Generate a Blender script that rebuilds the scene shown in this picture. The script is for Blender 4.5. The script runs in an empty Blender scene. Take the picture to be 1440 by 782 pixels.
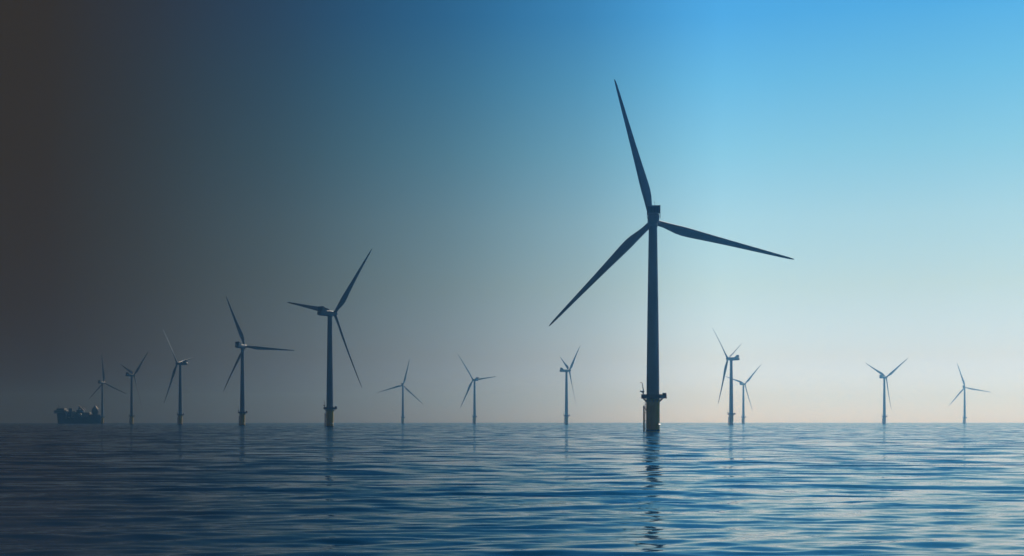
import bpy, bmesh, math, random
import numpy as np
from mathutils import Matrix, Vector

R = math.radians
S = bpy.context.scene
COL = S.collection
PI = math.pi
random.seed(7)

# ------------------------------------------------------------------ camera
F = 1978.0                      # focal length in photograph pixels (1440 wide)
HOR = 593.4                     # row of the true horizon in the photograph
EYE = 3.5                       # the photographer stands on a boat
cam = bpy.data.objects.new('camera', bpy.data.cameras.new('camera'))
COL.objects.link(cam)
cam.location = (0, 0, EYE)
cam.rotation_euler = (R(90), 0, 0)
cam.data.sensor_width = 36
cam.data.lens = F / 1440 * 36
cam.data.shift_y = (HOR - 391) / 1440
cam.data.clip_start = 0.5
cam.data.clip_end = 40000
S.camera = cam

# ------------------------------------------------------------------ sky, sun, exposure
SUN_AZ, SUN_EL = 28, 39         # degrees right of the view axis, above the horizon
world = bpy.data.worlds.new('World')
S.world = world
world.use_nodes = True
nt = world.node_tree
nt.nodes.clear()
def node(tree, kind, **kw):
    n = tree.nodes.new(kind)
    for k, v in kw.items():
        setattr(n, k, v)
    return n
def mathn(tree, op, a, b=None, c=None, clamp=False):
    n = tree.nodes.new('ShaderNodeMath'); n.operation = op; n.use_clamp = clamp
    for i, v in enumerate((a, b, c)):
        if v is None: continue
        if isinstance(v, (int, float)): n.inputs[i].default_value = v
        else: tree.links.new(v, n.inputs[i])
    return n.outputs[0]
L = nt.links.new
tc = node(nt, 'ShaderNodeTexCoord')
sep = node(nt, 'ShaderNodeSeparateXYZ'); L(tc.outputs['Generated'], sep.inputs[0])
zz = mathn(nt, 'ABSOLUTE', sep.outputs[2])
com = node(nt, 'ShaderNodeCombineXYZ')
L(sep.outputs[0], com.inputs[0]); L(sep.outputs[1], com.inputs[1]); L(zz, com.inputs[2])
sky = node(nt, 'ShaderNodeTexSky', sky_type='NISHITA', sun_disc=False)
sky.sun_elevation = R(SUN_EL); sky.sun_rotation = R(SUN_AZ)
sky.altitude = 0; sky.air_density = 1.0; sky.dust_density = 1.0; sky.ozone_density = 2.0
L(com.outputs[0], sky.inputs[0])
# grade of the clear sky by height above the horizon (a polarised, bluer sky than the default)
GRADE = [(0.0, (0.7276, 1.0638, 1.9003)), (0.9, (0.6008, 0.9214, 1.8738)), (2.6, (0.552, 0.6874, 0.9773)), (5.4, (0.5203, 0.6485, 0.6916)), (8.1, (0.4527, 0.6625, 0.696)), (10.8, (0.3134, 0.632, 0.6993)), (13.5, (0.1944, 0.5658, 0.7183)), (16.0, (0.1103, 0.4744, 0.7273)), (25.0, (0.045, 0.42, 0.8)), (40.0, (0.03, 0.36, 0.74))]
SKY_DIM = [(-18.5, 0.0), (-14.7, 0.0538), (-9.2, 0.175), (-2.3, 0.4315), (2.9, 0.7219), (8.05, 1.1607), (11.9, 1.0581), (16.3, 1.0), (19.0, 1.0)]
elev = mathn(nt, 'ARCSINE', zz)
elevn = mathn(nt, 'MULTIPLY', elev, 180 / PI / 40, clamp=True)
gr = node(nt, 'ShaderNodeValToRGB')
ge = gr.color_ramp.elements
while len(ge) > 1: ge.remove(ge[-1])
GS = 4.0
for i, (p, c) in enumerate(GRADE):
    k = ge[0] if i == 0 else ge.new(p / 40)
    k.position = p / 40; k.color = (c[0] / GS, c[1] / GS, c[2] / GS, 1)
L(elevn, gr.inputs[0])
vm = node(nt, 'ShaderNodeVectorMath', operation='MULTIPLY')
L(sky.outputs[0], vm.inputs[0]); L(gr.outputs[0], vm.inputs[1])
vs_ = node(nt, 'ShaderNodeVectorMath', operation='SCALE'); vs_.inputs['Scale'].default_value = GS
L(vm.outputs[0], vs_.inputs[0])
az = mathn(nt, 'ARCTAN2', sep.outputs[0], sep.outputs[1])
azn = mathn(nt, 'MULTIPLY_ADD', az, 1 / (2 * PI), 0.5)
ramp = node(nt, 'ShaderNodeValToRGB')          # added darkening of the sky at left and rear
ramp.color_ramp.interpolation = 'EASE'
def rampset(ramp, stops):
    e = ramp.color_ramp.elements
    while len(e) > 1: e.remove(e[-1])
    e[0].position = stops[0][0]; v = stops[0][1]; e[0].color = (v, v, v, 1)
    for p, v in stops[1:]:
        k = e.new(p); k.color = (v, v, v, 1)
deg = lambda a: a / 360 + 0.5
ramp.color_ramp.interpolation = 'LINEAR'
MS = 2.0
rampset(ramp, [(p, v / MS) for p, v in [(deg(-180), .05), (deg(-110), 0.04), (deg(-60), 0.0)] + [(deg(a), v) for a, v in SKY_DIM] +
               [(deg(60), 1.0), (deg(110), .2), (deg(180), .05)]])
L(azn, ramp.inputs[0])
bg1 = node(nt, 'ShaderNodeBackground'); bg1.inputs[1].default_value = 0.10
cl = mathn(nt, 'MULTIPLY', ramp.outputs[0], MS)
veil = mathn(nt, 'SUBTRACT', 1.0, cl, clamp=True)
sc = node(nt, 'ShaderNodeVectorMath', operation='SCALE')
L(vs_.outputs[0], sc.inputs[0]); L(cl, sc.inputs['Scale']); L(sc.outputs[0], bg1.inputs[0])
bg0 = node(nt, 'ShaderNodeBackground'); bg0.inputs[0].default_value = (.031, .026, .021, 1)  # charcoal tone added where the sky is darkened
veil = mathn(nt, 'POWER', veil, 4.0)
L(veil, bg0.inputs[1])
mx = node(nt, 'ShaderNodeAddShader')
L(bg1.outputs[0], mx.inputs[0]); L(bg0.outputs[0], mx.inputs[1])
out = node(nt, 'ShaderNodeOutputWorld'); L(mx.outputs[0], out.inputs[0])

sun = bpy.data.objects.new('sun', bpy.data.lights.new('sun', 'SUN'))
COL.objects.link(sun)
sun.data.energy = 3.0; sun.data.angle = R(0.5); sun.data.color = (1.0, .93, .82)
sv = Vector((math.sin(R(SUN_AZ)) * math.cos(R(SUN_EL)), math.cos(R(SUN_AZ)) * math.cos(R(SUN_EL)), math.sin(R(SUN_EL))))
sun.rotation_euler = (-sv).to_track_quat('-Z', 'Y').to_euler()
sun.location = sv * 300

S.view_settings.view_transform = 'Standard'
S.view_settings.look = 'None'
S.view_settings.exposure = 0.0
S.view_settings.gamma = 1
S.cycles.volume_bounces = 1
S.cycles.max_bounces = 6
S.cycles.use_denoising = True
S.cycles.sample_clamp_direct = 2.5
S.cycles.sample_clamp_indirect = 4
S.cycles.caustics_reflective = False
S.cycles.caustics_refractive = False

# ------------------------------------------------------------------ materials
def mat(name, color, rough=.5, metal=0.0, vary=0.0, scale=1.0, streak=None, spec=.5):
    m = bpy.data.materials.new(name); m.use_nodes = True
    t = m.node_tree; b = t.nodes['Principled BSDF']
    b.inputs['Base Color'].default_value = (*color, 1)
    b.inputs['Roughness'].default_value = rough; b.inputs['Metallic'].default_value = metal
    b.inputs['Specular IOR Level'].default_value = spec
    if vary:
        c = t.nodes.new('ShaderNodeTexCoord'); mp = t.nodes.new('ShaderNodeMapping')
        mp.inputs['Scale'].default_value = streak or (1, 1, 1)
        n = t.nodes.new('ShaderNodeTexNoise'); n.inputs['Scale'].default_value = scale; n.inputs['Detail'].default_value = 5
        t.links.new(c.outputs['Object'], mp.inputs[0]); t.links.new(mp.outputs[0], n.inputs['Vector'])
        mr = t.nodes.new('ShaderNodeMapRange'); mr.inputs[1].default_value = .3; mr.inputs[2].default_value = .7
        mr.inputs[3].default_value = 1 - vary; mr.inputs[4].default_value = 1 + vary * .3
        t.links.new(n.outputs[0], mr.inputs[0])
        mu = t.nodes.new('ShaderNodeMix'); mu.data_type = 'RGBA'; mu.blend_type = 'MULTIPLY'
        mu.inputs['Factor'].default_value = 1; mu.inputs[6].default_value = (*color, 1)
        t.links.new(mr.outputs[0], mu.inputs[7]); t.links.new(mu.outputs[2], b.inputs['Base Color'])
        mr2 = t.nodes.new('ShaderNodeMapRange'); mr2.inputs[3].default_value = rough * .8; mr2.inputs[4].default_value = min(1, rough * 1.3)
        t.links.new(n.outputs[0], mr2.inputs[0]); t.links.new(mr2.outputs[0], b.inputs['Roughness'])
    return m
M = {
    'tower':  mat('grey tower paint', (.25, .29, .34), .42, vary=.12, scale=.5, streak=(1, 1, .15)),
    'blade':  mat('grey blade gelcoat', (.25, .29, .34), .38, vary=.10, scale=.3),
    'nacelle': mat('grey nacelle shell', (.25, .29, .34), .4, vary=.1, scale=.7),
    'dark':   mat('dark cooler metal', (.04, .045, .05), .5, vary=.2, scale=2),
    'yellow': mat('yellow foundation paint', (.80, .50, .015), .5, vary=.22, scale=.8, streak=(1, 1, .12)),
    'weed':   mat('weed covered steel', (.03, .035, .02), .8, vary=.4, scale=3),
    'steel':  mat('galvanised steel', (.22, .23, .24), .5, metal=.3, vary=.2, scale=3),
    'white':  mat('white paint', (.80, .80, .78), .35, vary=.08, scale=2),
    'hull':   mat('blue black hull paint', (.12, .14, .17), .5, vary=.3, scale=.2),
    'house':  mat('grey white deck house paint', (.26, .27, .28), .5, vary=.2, scale=.3),
    'glass':  mat('dark window glass', (.02, .025, .03), .1),
    'drain':  mat('black fitting', (.02, .02, .02), .5),
}

# ------------------------------------------------------------------ mesh helpers
def link(name, bm, m, parent=None, smooth=True, angle=35):
    me = bpy.data.meshes.new(name)
    bmesh.ops.recalc_face_normals(bm, faces=bm.faces[:])
    bm.to_mesh(me); bm.free()
    if smooth:
        me.polygons.foreach_set('use_smooth', [True] * len(me.polygons))
        try: me.set_sharp_from_angle(angle=R(angle))
        except Exception: pass
    me.materials.append(m)
    o = bpy.data.objects.new(name, me); COL.objects.link(o)
    if parent: o.parent = parent
    return o
def box(bm, cx, cy, cz, sx, sy, sz, rot=None, bevel=0):
    r = bmesh.ops.create_cube(bm, size=1)
    vs = r['verts']
    bmesh.ops.scale(bm, vec=(sx, sy, sz), verts=vs)
    if bevel:
        es = list({e for v in vs for e in v.link_edges})
        g = bmesh.ops.bevel(bm, geom=es, offset=bevel, segments=3, affect='EDGES', profile=.5)
        vs = list({v for f in g['faces'] for v in f.verts} | {v for v in vs if v.is_valid})
    if rot is not None:
        bmesh.ops.rotate(bm, cent=(0, 0, 0), matrix=rot, verts=vs)
    bmesh.ops.translate(bm, vec=(cx, cy, cz), verts=vs)
    return vs
def lathe(bm, prof, seg=48, cx=0, cy=0, cap=True):
    rings = []
    for r, z in prof:
        rings.append([bm.verts.new((cx + r * math.cos(2 * PI * k / seg), cy + r * math.sin(2 * PI * k / seg), z)) for k in range(seg)])
    for a, b in zip(rings, rings[1:]):
        for k in range(seg):
            bm.faces.new((a[k], a[(k + 1) % seg], b[(k + 1) % seg], b[k]))
    if cap:
        bm.faces.new(rings[0][::-1]); bm.faces.new(rings[-1])
    return rings
def tube(bm, pts, r, seg=10, closed=False, r2=None):
    pts = [Vector(p) for p in pts]
    n = len(pts); rings = []
    for i, p in enumerate(pts):
        if closed: d = pts[(i + 1) % n] - pts[i - 1]
        else: d = pts[min(i + 1, n - 1)] - pts[max(i - 1, 0)]
        d.normalize()
        up = Vector((0, 0, 1)) if abs(d.z) < .9 else Vector((1, 0, 0))
        a = d.cross(up).normalized(); b = d.cross(a)
        rr = r if r2 is None else r + (r2 - r) * i / (n - 1)
        rings.append([bm.verts.new(p + a * rr * math.cos(2 * PI * k / seg) + b * rr * math.sin(2 * PI * k / seg)) for k in range(seg)])
    last = n if closed else n - 1
    for i in range(last):
        a, b = rings[i], rings[(i + 1) % n]
        for k in range(seg):
            bm.faces.new((a[k], a[(k + 1) % seg], b[(k + 1) % seg], b[k]))
    if not closed:
        bm.faces.new(rings[0][::-1]); bm.faces.new(rings[-1])
def tag(o, label, cat, group=None, kind=None):
    if label: o['label'] = label
    if cat: o['category'] = cat
    if group: o['group'] = group
    if kind: o['kind'] = kind

# ------------------------------------------------------------------ the sea: one sheet out to the horizon
def make_sea():
    RMAX = 7000.0
    d1 = []
    d = 24.0
    while d < RMAX:
        d1.append(d); d += min(max(.13, d * d / 17000), max(2.0, d * .0022))
    d1[-1] = RMAX
    near = list(np.geomspace(1.0, 23.0, 14))
    ds = np.array(near + d1)
    half = 27.0
    fine = np.linspace(-half, half, 560)
    rest = np.linspace(half, 360 - half, 60)[1:-1]
    a = np.radians(np.concatenate([fine, rest]))       # 0 = straight ahead
    nd, na = len(ds), len(a)
    D, A = np.meshgrid(ds, a, indexing='ij')
    X = D * np.sin(A); Y = D * np.cos(A)
    Z = np.zeros_like(X); kept = np.zeros_like(X); full = 0.0
    rng = np.random.RandomState(11)
    step = np.gradient(ds)[:, None] * np.ones_like(X)
    dx = D * np.radians(half * 2 / 559)
    step = np.maximum(step, dx)
    step[:, 560:] = D[:, 560:] * .1
    for k in range(120):
        lam = float(np.exp(rng.uniform(np.log(.5), np.log(48))))
        ang = R(90) + rng.normal(0, R(20)) + R(6)     # mostly towards / away from the camera
        kx, ky = math.cos(ang) * 2 * PI / lam, math.sin(ang) * 2 * PI / lam
        slope = SEA_SLOPE * (1.3 if lam < 3 else 1.1 * (3 / lam) ** .6) * rng.uniform(.6, 1.3)
        amp = slope * lam / (2 * PI)
        w = np.clip((lam / step - 3.5) / 4, 0, 1)
        kept += (slope * w) ** 2; full += slope ** 2
        Z += amp * w * np.sin(kx * X + ky * Y + rng.uniform(0, 2 * PI))
    Z[-3:] *= .3
    co = np.stack([X, Y, Z], -1).reshape(-1, 3)
    co = np.concatenate([co, [[0, 0, 0]]])
    idx = np.arange(nd * na).reshape(nd, na)
    q = np.stack([idx[:-1], np.roll(idx[:-1], -1, 1), np.roll(idx[1:], -1, 1), idx[1:]], -1).reshape(-1, 4)
    tri = np.stack([np.full(na, nd * na), np.roll(idx[0], -1), idx[0]], -1)
    me = bpy.data.meshes.new('sea')
    me.vertices.add(len(co)); me.vertices.foreach_set('co', co.astype(np.float32).ravel())
    loops = np.concatenate([q[:, ::-1].ravel(), tri[:, ::-1].ravel()])
    starts = np.concatenate([np.arange(len(q)) * 4, len(q) * 4 + np.arange(len(tri)) * 3])
    tot = np.concatenate([np.full(len(q), 4), np.full(len(tri), 3)])
    me.loops.add(len(loops)); me.loops.foreach_set('vertex_index', loops.astype(np.int32))
    me.polygons.add(len(starts)); me.polygons.foreach_set('loop_start', starts.astype(np.int32))
    me.polygons.foreach_set('loop_total', tot.astype(np.int32))
    me.polygons.foreach_set('use_smooth', np.ones(len(starts), bool))
    me.update(calc_edges=True); me.validate()
    at = me.attributes.new('chop', 'FLOAT', 'POINT')      # slope the sheet is too coarse to carry there
    at.data.foreach_set('value', np.append(1 - kept / full, 0).astype(np.float32).ravel())
    # make sure the sheet faces up
    if me.polygons[0].normal.z < 0: me.flip_normals()
    m = bpy.data.materials.new('sea water'); m.use_nodes = True
    t = m.node_tree; b = t.nodes['Principled BSDF']
    b.inputs['Base Color'].default_value = (.002, .038, .088, 1)
    b.inputs['Roughness'].default_value = .05
    b.inputs['IOR'].default_value = 1.30
    c = t.nodes.new('ShaderNodeTexCoord')
    def slopes(scale, det, sc, kx, ky, rot=8):      # random wavelet slopes, world space
        mp = t.nodes.new('ShaderNodeMapping'); mp.inputs['Scale'].default_value = sc
        mp.inputs['Rotation'].default_value = (0, 0, R(rot))
        n = t.nodes.new('ShaderNodeTexNoise'); n.inputs['Scale'].default_value = scale
        n.inputs['Detail'].default_value = det; n.inputs['Roughness'].default_value = .55
        t.links.new(c.outputs['Object'], mp.inputs[0]); t.links.new(mp.outputs[0], n.inputs['Vector'])
        v = t.nodes.new('ShaderNodeVectorMath'); v.operation = 'SUBTRACT'; v.inputs[1].default_value = (.5, .5, .5)
        t.links.new(n.outputs['Color'], v.inputs[0])
        w = t.nodes.new('ShaderNodeVectorMath'); w.operation = 'MULTIPLY'; w.inputs[1].default_value = (kx, ky, 0)
        t.links.new(v.outputs[0], w.inputs[0])
        return w.outputs[0]
    def vadd(p, q):
        v = t.nodes.new('ShaderNodeVectorMath'); v.operation = 'ADD'
        t.links.new(p, v.inputs[0]); t.links.new(q, v.inputs[1]); return v.outputs[0]
    g = t.nodes.new('ShaderNodeNewGeometry')
    # ripples everywhere, wider wavelets, and calmer / rougher patches of water between them
    small = slopes(.9, 3, (.55, 1.3, 1), *RIPPLE)
    fine = slopes(3.6, 3, (.6, 1.25, 1), .05, .11, rot=14)
    mid = slopes(.11, 4, (.5, 1.4, 1), *WAVELET, rot=-6)
    pn = t.nodes.new('ShaderNodeTexNoise'); pn.inputs['Scale'].default_value = .02; pn.inputs['Detail'].default_value = 3
    pm = t.nodes.new('ShaderNodeMapping'); pm.inputs['Scale'].default_value = (.5, 1.2, 1)
    t.links.new(c.outputs['Object'], pm.inputs[0]); t.links.new(pm.outputs[0], pn.inputs['Vector'])
    pr = t.nodes.new('ShaderNodeMapRange'); pr.inputs[1].default_value = .35; pr.inputs[2].default_value = .65
    pr.inputs[3].default_value = .6; pr.inputs[4].default_value = 1.35
    t.links.new(pn.outputs[0], pr.inputs[0])
    ch = t.nodes.new('ShaderNodeAttribute'); ch.attribute_name = 'chop'
    ex = t.nodes.new('ShaderNodeVectorMath'); ex.operation = 'SCALE'
    t.links.new(slopes(.35, 4, (.5, 1.3, 1), *CHOP, rot=3), ex.inputs[0]); t.links.new(ch.outputs['Fac'], ex.inputs['Scale'])
    sc_ = t.nodes.new('ShaderNodeVectorMath'); sc_.operation = 'SCALE'
    t.links.new(vadd(vadd(vadd(small, fine), mid), ex.outputs[0]), sc_.inputs[0]); t.links.new(pr.outputs[0], sc_.inputs['Scale'])
    # the wind drives the wavelets this way: their steep faces look towards -y
    lee = t.nodes.new('ShaderNodeVectorMath'); lee.operation = 'SCALE'; lee.inputs[0].default_value = LEE
    cp = t.nodes.new('ShaderNodeMath'); cp.operation = 'POWER'; cp.inputs[1].default_value = 2
    t.links.new(ch.outputs['Fac'], cp.inputs[0]); t.links.new(cp.outputs[0], lee.inputs['Scale'])
    nm = t.nodes.new('ShaderNodeVectorMath'); nm.operation = 'NORMALIZE'
    t.links.new(vadd(vadd(g.outputs['Normal'], sc_.outputs[0]), lee.outputs[0]), nm.inputs[0])
    t.links.new(nm.outputs[0], b.inputs['Normal'])
    me.materials.append(m)
    o = bpy.data.objects.new('sea', me); COL.objects.link(o)
    tag(o, 'calm rippled blue sea under the wind turbines', 'sea', kind='structure')
    return o
SEA_SLOPE = .0110
RIPPLE, WAVELET, CHOP, LEE = (.07, .19), (.06, .25), (.35, 1.1), (0, -.065, 0)
make_sea()

# ------------------------------------------------------------------ the air
bm = bmesh.new()
box(bm, 0, 0, 69.75, 14600, 14600, 154.5)
hz = link('haze', bm, bpy.data.materials.new('sea haze'), smooth=False)
tag(hz, 'thin pale haze over the sea', 'haze', kind='stuff')
hm = hz.data.materials[0]; hm.use_nodes = True
ht = hm.node_tree; ht.nodes.clear()
pv = ht.nodes.new('ShaderNodeVolumePrincipled')
pv.inputs['Color'].default_value = (.21, .55, 1.0, 1)
pv.inputs['Absorption Color'].default_value = (1, 1, 1, 1)
pv.inputs['Density'].default_value = .00029
pv.inputs['Anisotropy'].default_value = .95
ho = ht.nodes.new('ShaderNodeOutputMaterial'); ht.links.new(pv.outputs[0], ho.inputs['Volume'])

# ------------------------------------------------------------------ wind turbine
HUB = 81.0
ROT = 57.3
PITCH = 16                      # blade pitch in degrees
NOSE = 4.6                      # hub centre ahead of the tower axis
def blade_bm():
    tab = [  # r, chord, thickness ratio, twist
        (1.0, 2.25, 1.0, 14), (2.5, 2.25, 1.0, 14), (4.5, 2.45, .86, 14), (7, 3.05, .60, 13), (9.5, 3.65, .44, 12),
        (12, 3.95, .36, 10.5), (15, 3.82, .31, 9), (19, 3.40, .27, 7), (24, 2.90, .24, 5.2), (30, 2.40, .22, 3.6),
        (37, 1.92, .20, 2.2), (44, 1.48, .19, 1.2), (50, 1.10, .18, .6), (53.5, .82, .18, .3), (55.2, .52, .18, 0), (55.85, .28, .18, 0), (56, .08, .18, 0)]
    bm = bmesh.new(); N = 28; rings = []
    for r, ch, th, tw in tab:
        ring = []; r *= ROT / 56; tw += PITCH
        blend = min(1, max(0, (1 - th) / .55))         # 0 round root, 1 aerofoil
        for k in range(N):
            u = 2 * PI * k / N
            cxr, cyr = .5 * math.cos(u), .5 * th * math.sin(u)
            xx = .5 * (1 + math.cos(u))                # 0 leading .. 1 trailing
            yt = 5 * th * (.2969 * math.sqrt(xx) - .126 * xx - .3516 * xx ** 2 + .2843 * xx ** 3 - .1036 * xx ** 4)
            ax, ay = xx - .32, (yt if math.sin(u) >= 0 else -yt) + .03 * math.sin(PI * xx)
            x = (1 - blend) * cxr + blend * ax; y = (1 - blend) * cyr + blend * ay
            x *= ch; y *= ch
            t = R(tw); X = x * math.cos(t) - y * math.sin(t); Y = x * math.sin(t) + y * math.cos(t)
            pre = r * math.tan(R(3.0)) + 1.6 * (r / ROT) ** 2.2
            ring.append(bm.verts.new((X, Y + pre, r)))
        rings.append(ring)
    for a, b in zip(rings, rings[1:]):
        for k in range(N):
            bm.faces.new((a[k], a[(k + 1) % N], b[(k + 1) % N], b[k]))
    bm.faces.new(rings[0][::-1]); bm.faces.new(rings[-1])
    return bm
def receptor_bm(r, x, th, tw):
    bm = bmesh.new(); tw = R(tw + PITCH); r *= ROT / 56
    y0 = r * math.tan(R(3.0)) + 1.6 * (r / ROT) ** 2.2 + x * math.sin(tw)
    tube(bm, [(x, y0 - th * .56, r), (x, y0 + th * .40, r)], .13, 10)
    return bm
def nacelle_bm():
    # lofted shell: y = forward; rounded sections, belly rising to the tail
    secs = [(-10.3, 1.85, 1.05, -.25), (-10.1, 2.02, 1.45, -.22), (-8.5, 2.12, 1.80, -.12), (-5, 2.12, 1.95, -.05), (0, 2.08, 2.0, 0), (1.8, 1.9, 1.9, 0), (2.7, 1.72, 1.72, 0), (2.95, 1.6, 1.6, 0)]
    bm = bmesh.new(); N = 40; rings = []
    for y, hw, hh, zc in secs:
        ring = []
        for k in range(N):
            u = 2 * PI * k / N
            p = 5.0 if math.sin(u) > 0 else 3.2
            c, s = math.cos(u), math.sin(u)
            x = hw * math.copysign(abs(c) ** (2 / p), c); z = hh * math.copysign(abs(s) ** (2 / p), s)
            ring.append(bm.verts.new((x, y, z + zc)))
        rings.append(ring)
    for a, b in zip(rings, rings[1:]):
        for k in range(N):
            bm.faces.new((a[k], a[(k + 1) % N], b[(k + 1) % N], b[k]))
    bm.faces.new(rings[0]); bm.faces.new(rings[-1][::-1])
    return bm
def prism_x(bm, poly, x0, x1):      # outline in (y, z) swept across x
    a = [bm.verts.new((x0, y, z)) for y, z in poly]; b = [bm.verts.new((x1, y, z)) for y, z in poly]
    n = len(poly)
    for k in range(n): bm.faces.new((a[k], a[(k + 1) % n], b[(k + 1) % n], b[k]))
    bm.faces.new(a[::-1]); bm.faces.new(b)
def cooler_bm():
    bm = bmesh.new()
    box(bm, 0, -8.6, 1.72, 4.6, 1.1, .20)
    box(bm, 0, -8.6, 4.52, 5.0, 1.25, .22, bevel=.06)
    for s in (-1, 1):
        prism_x(bm, [(-9.3, 4.5), (-9.1, .1), (-8.4, -.3), (-5.2, 1.5), (-5.4, 2.2), (-7.9, 4.5)], s * 2.42 - .08, s * 2.42 + .08)
    return bm
def fins_bm():
    bm = bmesh.new()
    for k in range(9):
        x = -2.2 + 4.4 * k / 8
        box(bm, x, -8.85, 3.1, .13, .85, 2.55)
    return bm
def core_bm():
    bm = bmesh.new(); box(bm, 0, -8.35, 3.1, 4.6, .14, 2.6); return bm
def hub_bm():
    bm = bmesh.new()
    N = 36; prof = [(1.45, -1.55), (1.7, -1.3), (1.85, -.4), (1.85, .5), (1.7, 1.2), (1.35, 1.85), (.8, 2.3), (.3, 2.48), (.02, 2.5)]
    lathe(bm, prof, N)
    bmesh.ops.rotate(bm, cent=(0, 0, 0), matrix=Matrix.Rotation(-PI / 2, 3, 'X'), verts=bm.verts[:])
    return bm
def transition_bm():
    bm = bmesh.new()
    lathe(bm, [(2.62, -6), (2.62, 1.2), (2.62, 12.0), (2.66, 12.02), (2.66, 12.25), (2.5, 12.27), (2.5, 12.5)], 64)
    for k in range(3):
        lathe(bm, [(2.60, 3 + k * 3), (2.665, 3.02 + k * 3), (2.665, 3.2 + k * 3), (2.60, 3.22 + k * 3)], 64, cap=False)
    return bm
def weed_bm():
    bm = bmesh.new(); lathe(bm, [(2.6, -5), (2.67, -4.9), (2.67, .55), (2.6, .6)], 64, cap=False); return bm
def landing_bm():
    bm = bmesh.new()
    # two fender tubes standing off on the left, braced back to the pile, a ladder between them
    for y in (-.75, .75):
        tube(bm, [(-3.50, y, -3), (-3.50, y, 9.8)], .22, 12)
        for z in (.9, 3.9, 7.0):
            tube(bm, [(-3.50, y, z), (-2.4, y * .9, z)], .12, 8)
        tube(bm, [(-3.50, y, 9.5), (-2.5, y * .9, 7.9)], .12, 8)
    return bm
def ladder_bm():
    bm = bmesh.new()
    for y in (-.28, .28):
        tube(bm, [(-3.02, y, -1.5), (-3.02, y, 7.2), (-2.95, y, 7.6), (-2.95, y, 13.9)], .08, 8)
    z = -1.2
    while z < 13.4:
        x = -3.02 if z < 7.3 else -2.95
        tube(bm, [(x, -.28, z), (x, .28, z)], .03, 6); z += .42
    for z in (8.6, 10.2, 11.6):
        tube(bm, [(-2.95, -.28, z), (-2.6, -.28, z)], .06, 6); tube(bm, [(-2.95, .28, z), (-2.6, .28, z)], .06, 6)
    for z in (9.4, 10.1, 10.8):
        tube(bm, [(-2.95 - .75 * math.sin(k * PI / 8), .38 * math.cos(k * PI / 8), z) for k in range(9)], .03, 6)
    return bm
def octo(r, n=12, off=.5):
    return [(r * math.cos(2 * PI * (k + off) / n), r * math.sin(2 * PI * (k + off) / n)) for k in range(n)]
def platform_bm():
    bm = bmesh.new()
    lathe(bm, [(2.52, 12.55), (4.15, 12.55), (4.15, 12.9), (2.46, 12.9)], 48, cap=False)
    box(bm, -3.6, 0, 12.72, 1.7, 3.0, .34)
    box(bm, 4.1, -.4, 12.72, 2.2, 2.6, .34)
    for k in range(12):
        a = 2 * PI * k / 12
        p = Vector((math.cos(a), math.sin(a), 0))
        tube(bm, [p * 4.0 + Vector((0, 0, 12.56)), p * 2.55 + Vector((0, 0, 11.2))], .12, 6)
    prism = [(-5.0, 12.55), (-2.6, 12.55), (-2.6, 11.6)]
    return bm
def outline():
    pts = []
    for k in range(48):
        a = 2 * PI * (k + .5) / 48
        x, y = 4.08 * math.cos(a), 4.08 * math.sin(a)
        if abs(y) < 1.45 and x < 0: x = -4.40
        if -1.65 < y < .85 and x > 0: x = 5.12
        pts.append((x, y))
    return pts
def railing_bm():
    bm = bmesh.new(); o = outline()
    for z in (13.35, 13.75, 14.1):
        tube(bm, [(x, y, z) for x, y in o], .045 if z < 14 else .06, 6, closed=True)
    for x, y in o[::2]:
        tube(bm, [(x, y, 12.8), (x, y, 14.1)], .05, 6)
    # kick board and mesh panels that close the lower rail
    n = len(o)
    for k in range(n):
        (x0, y0), (x1, y1) = o[k], o[(k + 1) % n]
        v = [bm.verts.new((x0 * .99, y0 * .99, 12.9)), bm.verts.new((x1 * .99, y1 * .99, 12.9)), bm.verts.new((x1 * .99, y1 * .99, 13.95)), bm.verts.new((x0 * .99, y0 * .99, 13.95))]
        w = [bm.verts.new((p.co.x * .985, p.co.y * .985, p.co.z)) for p in v]
        bm.faces.new(v); bm.faces.new(w[::-1])
        bm.faces.new((v[3], v[2], w[2], w[3])); bm.faces.new((v[1], v[0], w[0], w[1]))
    return bm
def crane_bm():
    bm = bmesh.new()
    tube(bm, [(-3.75, .2, 12.9), (-3.75, .2, 14.9)], .24, 12)
    box(bm, -3.85, .2, 15.15, 1.0, .7, .75, bevel=.08)
    tube(bm, [(-3.6, .2, 15.4), (-4.15, .2, 18.6)], .20, 10, r2=.12)
    tube(bm, [(-4.15, .2, 18.6), (-4.95, .2, 18.75)], .10, 8)
    tube(bm, [(-4.6, .2, 15.3), (-3.7, .2, 15.3)], .22, 8)
    box(bm, -4.75, .2, 15.35, .5, .5, .5, bevel=.05)
    return bm
def cabinet_bm():
    bm = bmesh.new()
    box(bm, 4.35, -.4, 13.72, 1.25, 1.7, 1.6, bevel=.06)
    box(bm, 4.4, -.4, 14.60, 1.65, 2.0, .12)
    for s in (-1, 1): box(bm, 4.35, -.4 + s * .4, 13.75, 1.30, .62, 1.2)
    return bm
def tower_bm():
    bm = bmesh.new()
    prof = [(2.45, 12.5), (2.45, 20)]
    for k in range(1, 13):
        z = 20 + k * (HUB - 2.35 - 20) / 12
        prof.append((2.45 + (1.62 - 2.45) * (k / 12) ** 1.1, z))
    lathe(bm, prof, 64)
    for z, r in ((12.55, 2.52), (33, 2.28), (56, 1.97)):
        lathe(bm, [(r - .1, z - .07), (r + .03, z - .06), (r + .03, z + .06), (r - .1, z + .07)], 64, cap=False)
    return bm
def yaw_bm():
    bm = bmesh.new(); lathe(bm, [(1.66, HUB - 2.5), (1.75, HUB - 2.45), (1.75, HUB - 1.85), (1.66, HUB - 1.8)], 48); return bm
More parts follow.
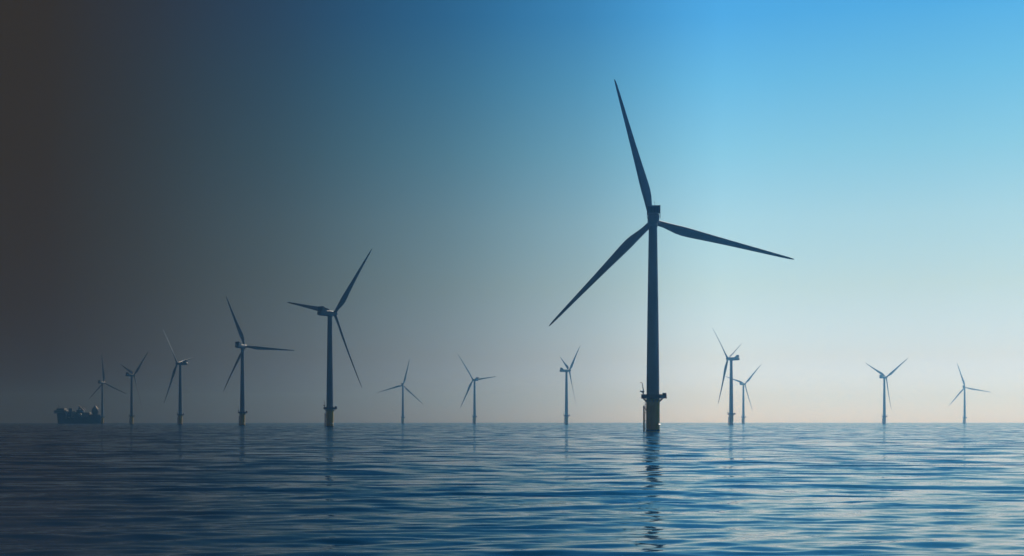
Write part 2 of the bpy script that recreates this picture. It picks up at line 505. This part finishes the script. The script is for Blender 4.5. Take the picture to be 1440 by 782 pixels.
def door_bm():
    bm = bmesh.new(); box(bm, -.6, -2.40, 14.35, .95, .22, 2.2, bevel=.05); return bm
def glint_plate_bm():
    # white box and tilted lid added as a sun glint, bracketed off the pile
    bm = bmesh.new()
    rot = Matrix.Rotation(R(14), 3, 'Y') @ Matrix.Rotation(R(28), 3, 'X')
    box(bm, 2.12, -1.98, 2.62, 1.0, .9, .10, rot=rot, bevel=.03)
    box(bm, 2.12, -1.98, 2.32, .6, .5, .40, bevel=.08)
    tube(bm, [(1.75, -1.60, 2.3), (2.15, -2.0, 2.3)], .1, 8)
    return bm

TURB_GROUP = 'offshore wind turbines across the sea'
proto = {}
def build_first():
    root = bpy.data.objects.new('wind_turbine', None); COL.objects.link(root)
    root.empty_display_size = 5
    tp = link('transition_piece', transition_bm(), M['yellow'], root)
    link('waterline_growth', weed_bm(), M['weed'], tp)
    link('boat_landing', landing_bm(), M['steel'], tp)
    link('ladder', ladder_bm(), M['steel'], tp)
    link('glint_plate', glint_plate_bm(), M['white'], tp)  # added to give the pile its sun glint
    pf = link('platform', platform_bm(), M['steel'], root)
    link('railing', railing_bm(), M['steel'], pf)
    link('davit_crane', crane_bm(), M['steel'], pf)
    link('cabinet', cabinet_bm(), M['dark'], pf)
    tw = link('tower', tower_bm(), M['tower'], root)
    link('door', door_bm(), M['tower'], tw)
    link('yaw_ring', yaw_bm(), M['tower'], tw)
    na = link('nacelle', nacelle_bm(), M['nacelle'], root, angle=50)
    link('cooler_frame', cooler_bm(), M['nacelle'], na, smooth=False)
    link('cooler_fins', fins_bm(), M['steel'], na, smooth=False)
    link('radiator_core', core_bm(), M['dark'], na, smooth=False)
    bm = bmesh.new(); tube(bm, [(.35, -8.7, 4.5), (.35, -8.7, 6.1)], .05, 6); tube(bm, [(.1, -8.7, 5.7), (.6, -8.7, 5.7)], .035, 6)
    link('wind_vane', bm, M['steel'], na)
    link('hub', hub_bm(), M['nacelle'], root)
    bl = link('blade', blade_bm(), M['blade'], root, angle=60)
    for q in ((8.5, .25, 1.35, 12.4), (15.5, .35, 1.06, 8.8), (33, .15, .5, 3.0)):
        link('drain_plug', receptor_bm(*q), M['drain'], bl)
    for k in range(2):
        b = bl.copy(); COL.objects.link(b); b.parent = root
        for c in bl.children:
            d = c.copy(); COL.objects.link(d); d.parent = b
    return root
def pose(root, x, y, yaw, theta):
    """yaw: nose turned right of straight away from the camera (radians); theta: first blade, ccw from the right as seen from behind"""
    root.location = (x, y, 0); yaw += math.atan2(x, y)
    N = Matrix.Translation((0, 0, HUB)) @ Matrix.Rotation(-yaw, 4, 'Z')
    tilt = Matrix.Rotation(R(5), 4, 'X')
    Hm = N @ tilt @ Matrix.Translation((0, NOSE, 0))
    k = 0
    for c in root.children:
        n = c.name.split('.')[0]
        if n == 'nacelle': c.matrix_basis = N
        elif n == 'hub': c.matrix_basis = Hm
        elif n == 'blade':
            # blade is modelled along +z, trailing edge +x (clockwise seen from behind)
            c.matrix_basis = Hm @ Matrix.Rotation(PI / 2 - (theta + k * 2 * PI / 3), 4, 'Y'); k += 1
def copy_tree(o, parent=None):
    c = o.copy(); COL.objects.link(c)
    if parent: c.parent = parent
    for ch in list(o.children): copy_tree(ch, c)
    return c
# tower column x, hub row, yaw, blade angle, label
TURBS = [
    (918.2, 310.7, -2, 105, 'largest and nearest wind turbine, dark against the sky on its yellow foundation'),
    (463.9, 441.0, 48, 49, 'second largest wind turbine, nacelle seen half from the side, left of centre'),
    (341.0, 487.4, 35, 114.5, 'wind turbine left of the second largest one, one blade pointing level to the right'),
    (253.6, 511.3, -62, 131, 'dimmed side-on wind turbine with nacelle tail to the right, third from the left edge'),
    (185.2, 527.7, 62, 40, 'faint side-on wind turbine with nacelle tail to the left, second from the left edge'),
    (144.0, 538.3, 42, 96, 'faintest wind turbine on the darkened left side, standing beside the ship'),
    (566.5, 542.0, 6, 76, 'small wind turbine seen from directly behind, right of the second largest one'),
    (667.3, 534.3, -37, 127, 'small wind turbine midway between the two largest ones, nacelle tail to the right'),
    (796.6, 521.4, 72, 37, 'side-on wind turbine just left of the largest one, nacelle tail to the left'),
    (1028.3, 504.8, -68, 142, 'tallest wind turbine right of the largest one, overlapping a paler one behind'),
    (1045.4, 540.2, 40, 43, 'pale wind turbine half behind the side-on one to the right of the largest turbine'),
    (1243.6, 530.8, 44, 33, 'pale wind turbine with two blades raised in a wide V, second from the right edge'),
    (1356.5, 545.0, 13, 108, 'palest wind turbine seen from behind, the rightmost on the horizon'),
]
first = build_first()
roots = [first] + [copy_tree(first) for _ in TURBS[1:]]
for r, (px, hy, yaw, th, lab) in zip(roots, TURBS):
    d = F * (HUB - EYE) / (HOR - hy)
    pose(r, (px - 720) / F * d, d, R(yaw), R(th))
    tag(r, lab, 'wind turbine', TURB_GROUP)

# ------------------------------------------------------------------ the work ship far left
def make_ship():
    d = 3050.0; k = d / F                     # metres per photograph pixel there
    x0 = (80 - 720) * k
    root = bpy.data.objects.new('work_ship', None); COL.objects.link(root)
    root.location = (x0, d, 0)
    tag(root, 'dark work ship with deck cranes on the hazy horizon at far left', 'ship')
    P = lambda px: (px - 80) * k               # px along the ship
    H = lambda py: (596.2 - py) * k            # row to height
    W = 11.0
    # hull: outline along its length, flared bow at the left, stern at right
    bm = bmesh.new(); st = []
    Ltot = P(144)
    for i in range(25):
        t = i / 24; x = t * Ltot
        hw = W * (1 - max(0, (.16 - t) / .16) ** 2 * .92) * (1 - max(0, (t - .93) / .07) ** 2 * .25)
        deck = H(587.2) + max(0, (.24 - t) / .24) ** 1.2 * 0 + (H(582) - H(587.2)) * (1 if t < .52 else max(0, 1 - (t - .52) / .05))
        low = hw * (.8 if t > .12 else .55)
        st.append([bm.verts.new((x + (2.5 if t == 0 else 0), s * low, -2)) if z == 0 else bm.verts.new((x, s * hw, deck)) for s, z in ((-1, 0), (-1, 1), (1, 1), (1, 0))])
    for a, b in zip(st, st[1:]):
        for q in range(4): bm.faces.new((a[q], a[(q + 1) % 4], b[(q + 1) % 4], b[q]))
    bm.faces.new(st[0][::-1]); bm.faces.new(st[-1])
    hull = link('hull', bm, M['hull'], root, angle=30)
    # bridge house forward (left)
    bm = bmesh.new(); zb = H(582)
    box(bm, P(86), 0, (zb + H(577.5)) / 2, P(98) - P(81), 18, H(577.5) - zb - .02, bevel=.4)
    box(bm, P(87), 0, (H(577.5) + H(574.8)) / 2, P(94) - P(83), 20, H(574.8) - H(577.5), bevel=.4)
    house = link('deck_house', bm, M['house'], root, smooth=False)
    bm = bmesh.new()
    for r_, z in ((0, 576.4), (1, 579.6)):
        for i in range(7 if r_ == 0 else 9):
            xx = P(82.6 + i * 1.25) if r_ == 0 else P(79.6 + i * 1.5)
            box(bm, xx, -10.03 if r_ == 0 else -9.03, H(z), 1.2, .2, 1.3)
    link('window_row', bm, M['glass'], house, smooth=False)
    bm = bmesh.new()
    tube(bm, [(P(82.4), 0, H(574.8)), (P(81.8), 0, H(569.3))], .5, 8, r2=.2)
    tube(bm, [(P(84.6), 0, H(574.8)), (P(84.4), 0, H(571))], .35, 8, r2=.15)
    tube(bm, [(P(81.9), 0, H(571.8)), (P(84.6), 0, H(571.8))], .25, 6)
    tube(bm, [(P(88.5), 0, H(574.8)), (P(88.5), 0, H(573.0)), (P(88.2), 0, H(571.8))], 1.0, 8, r2=.2)
    link('mast', bm, M['hull'], house)
    # tall side casing amidships that carries the pale marks
    bm = bmesh.new()
    box(bm, P(100), 0, (zb + H(579)) / 2, P(106.5) - P(92), 19, H(579) - zb, bevel=.3)
    box(bm, P(99), 2, H(576.8), P(101) - P(96), 4, H(574.8) - H(579), bevel=.5)
    case = link('deck_casing', bm, M['hull'], root, smooth=False)
    bm = bmesh.new(); yy = -11.1
    def bar(x1, z1, x2, z2, w=1.1):
        a, b = Vector((P(x1), yy, H(z1))), Vector((P(x2), yy, H(z2)))
        c = (a + b) / 2; dv = b - a
        rot = Matrix.Rotation(-math.atan2(dv.z, dv.x), 3, 'Y')
        box(bm, c.x, c.y, c.z, dv.length, .25, w, rot=rot)
    bar(93.6, 580.6, 95.4, 584.0); bar(97.2, 580.4, 95.4, 584.0); bar(95.4, 583.6, 95.0, 589.2)
    bar(98.0, 587.4, 100.4, 587.4); bar(98.4, 583.6, 100.0, 583.6, .8)
    for z in (581.4, 584.3, 587.2): bar(103.0, z, 106.6, z)
    bar(103.2, 581.4, 103.2, 587.2, .8)
    link('painted_letters', bm, M['white'], hull, smooth=False)
    # knuckle crane with lattice frame amidships
    bm = bmesh.new()
    box(bm, P(113.5), 0, (zb + H(577.0)) / 2, P(118) - P(108), 12, H(577) - zb, bevel=.5)
    tube(bm, [(P(110.5), 0, H(577)), (P(111.5), 0, H(571.5))], 1.6, 10, r2=1.0)
    tube(bm, [(P(111.0), -2, H(571.2)), (P(117.5), -2, H(577.4))], 1.1, 8)
    tube(bm, [(P(116), 2, H(573.0)), (P(114), 2, H(577.4))], 1.2, 8)
    tube(bm, [(P(116), 2, H(573.0)), (P(120.5), 2, H(578.6))], .9, 8)
    box(bm, P(112.6), 0, H(574.6), 3.4, 4, 3.6, bevel=.4)
    link('deck_crane', bm, M['hull'], root)
    bm = bmesh.new()
    box(bm, P(121.5), 0, (H(587.2) + H(580.5)) / 2, P(127) - P(116), 13, H(580.5) - H(587.2), bevel=.5)
    for q in range(4):
        box(bm, P(117.5 + q * 2.3), -6.7, H(582.6), 1.6, .6, 2.6)
    link('deck_module', bm, M['house'], root, smooth=False)
    # cable carousel and its loading tower aft
    bm = bmesh.new()
    rr = P(138.6) - P(134)
    lathe(bm, [(rr * .75, H(583.5)), (rr, H(581.5)), (rr * 1.12, H(578)), (rr * .9, H(575)), (rr * .45, H(572.8)), (rr * .12, H(570.3))], 20, cx=P(134), cy=0)
    tube(bm, [(P(129.6), 0, H(574.8)), (P(131.2), 0, H(577.5)), (P(131.8), 0, H(583))], .9, 8)
    tube(bm, [(P(138.8), 0, H(576.4)), (P(137.4), 0, H(583))], .9, 8)
    link('loading_tower', bm, M['hull'], root)
    bm = bmesh.new()
    box(bm, P(134.5), 0, (H(583.5) + H(587.2)) / 2, P(143) - P(126), 18, H(583.5) - H(587.2), bevel=.4)
    link('aft_deck', bm, M['hull'], root, smooth=False)
make_ship()
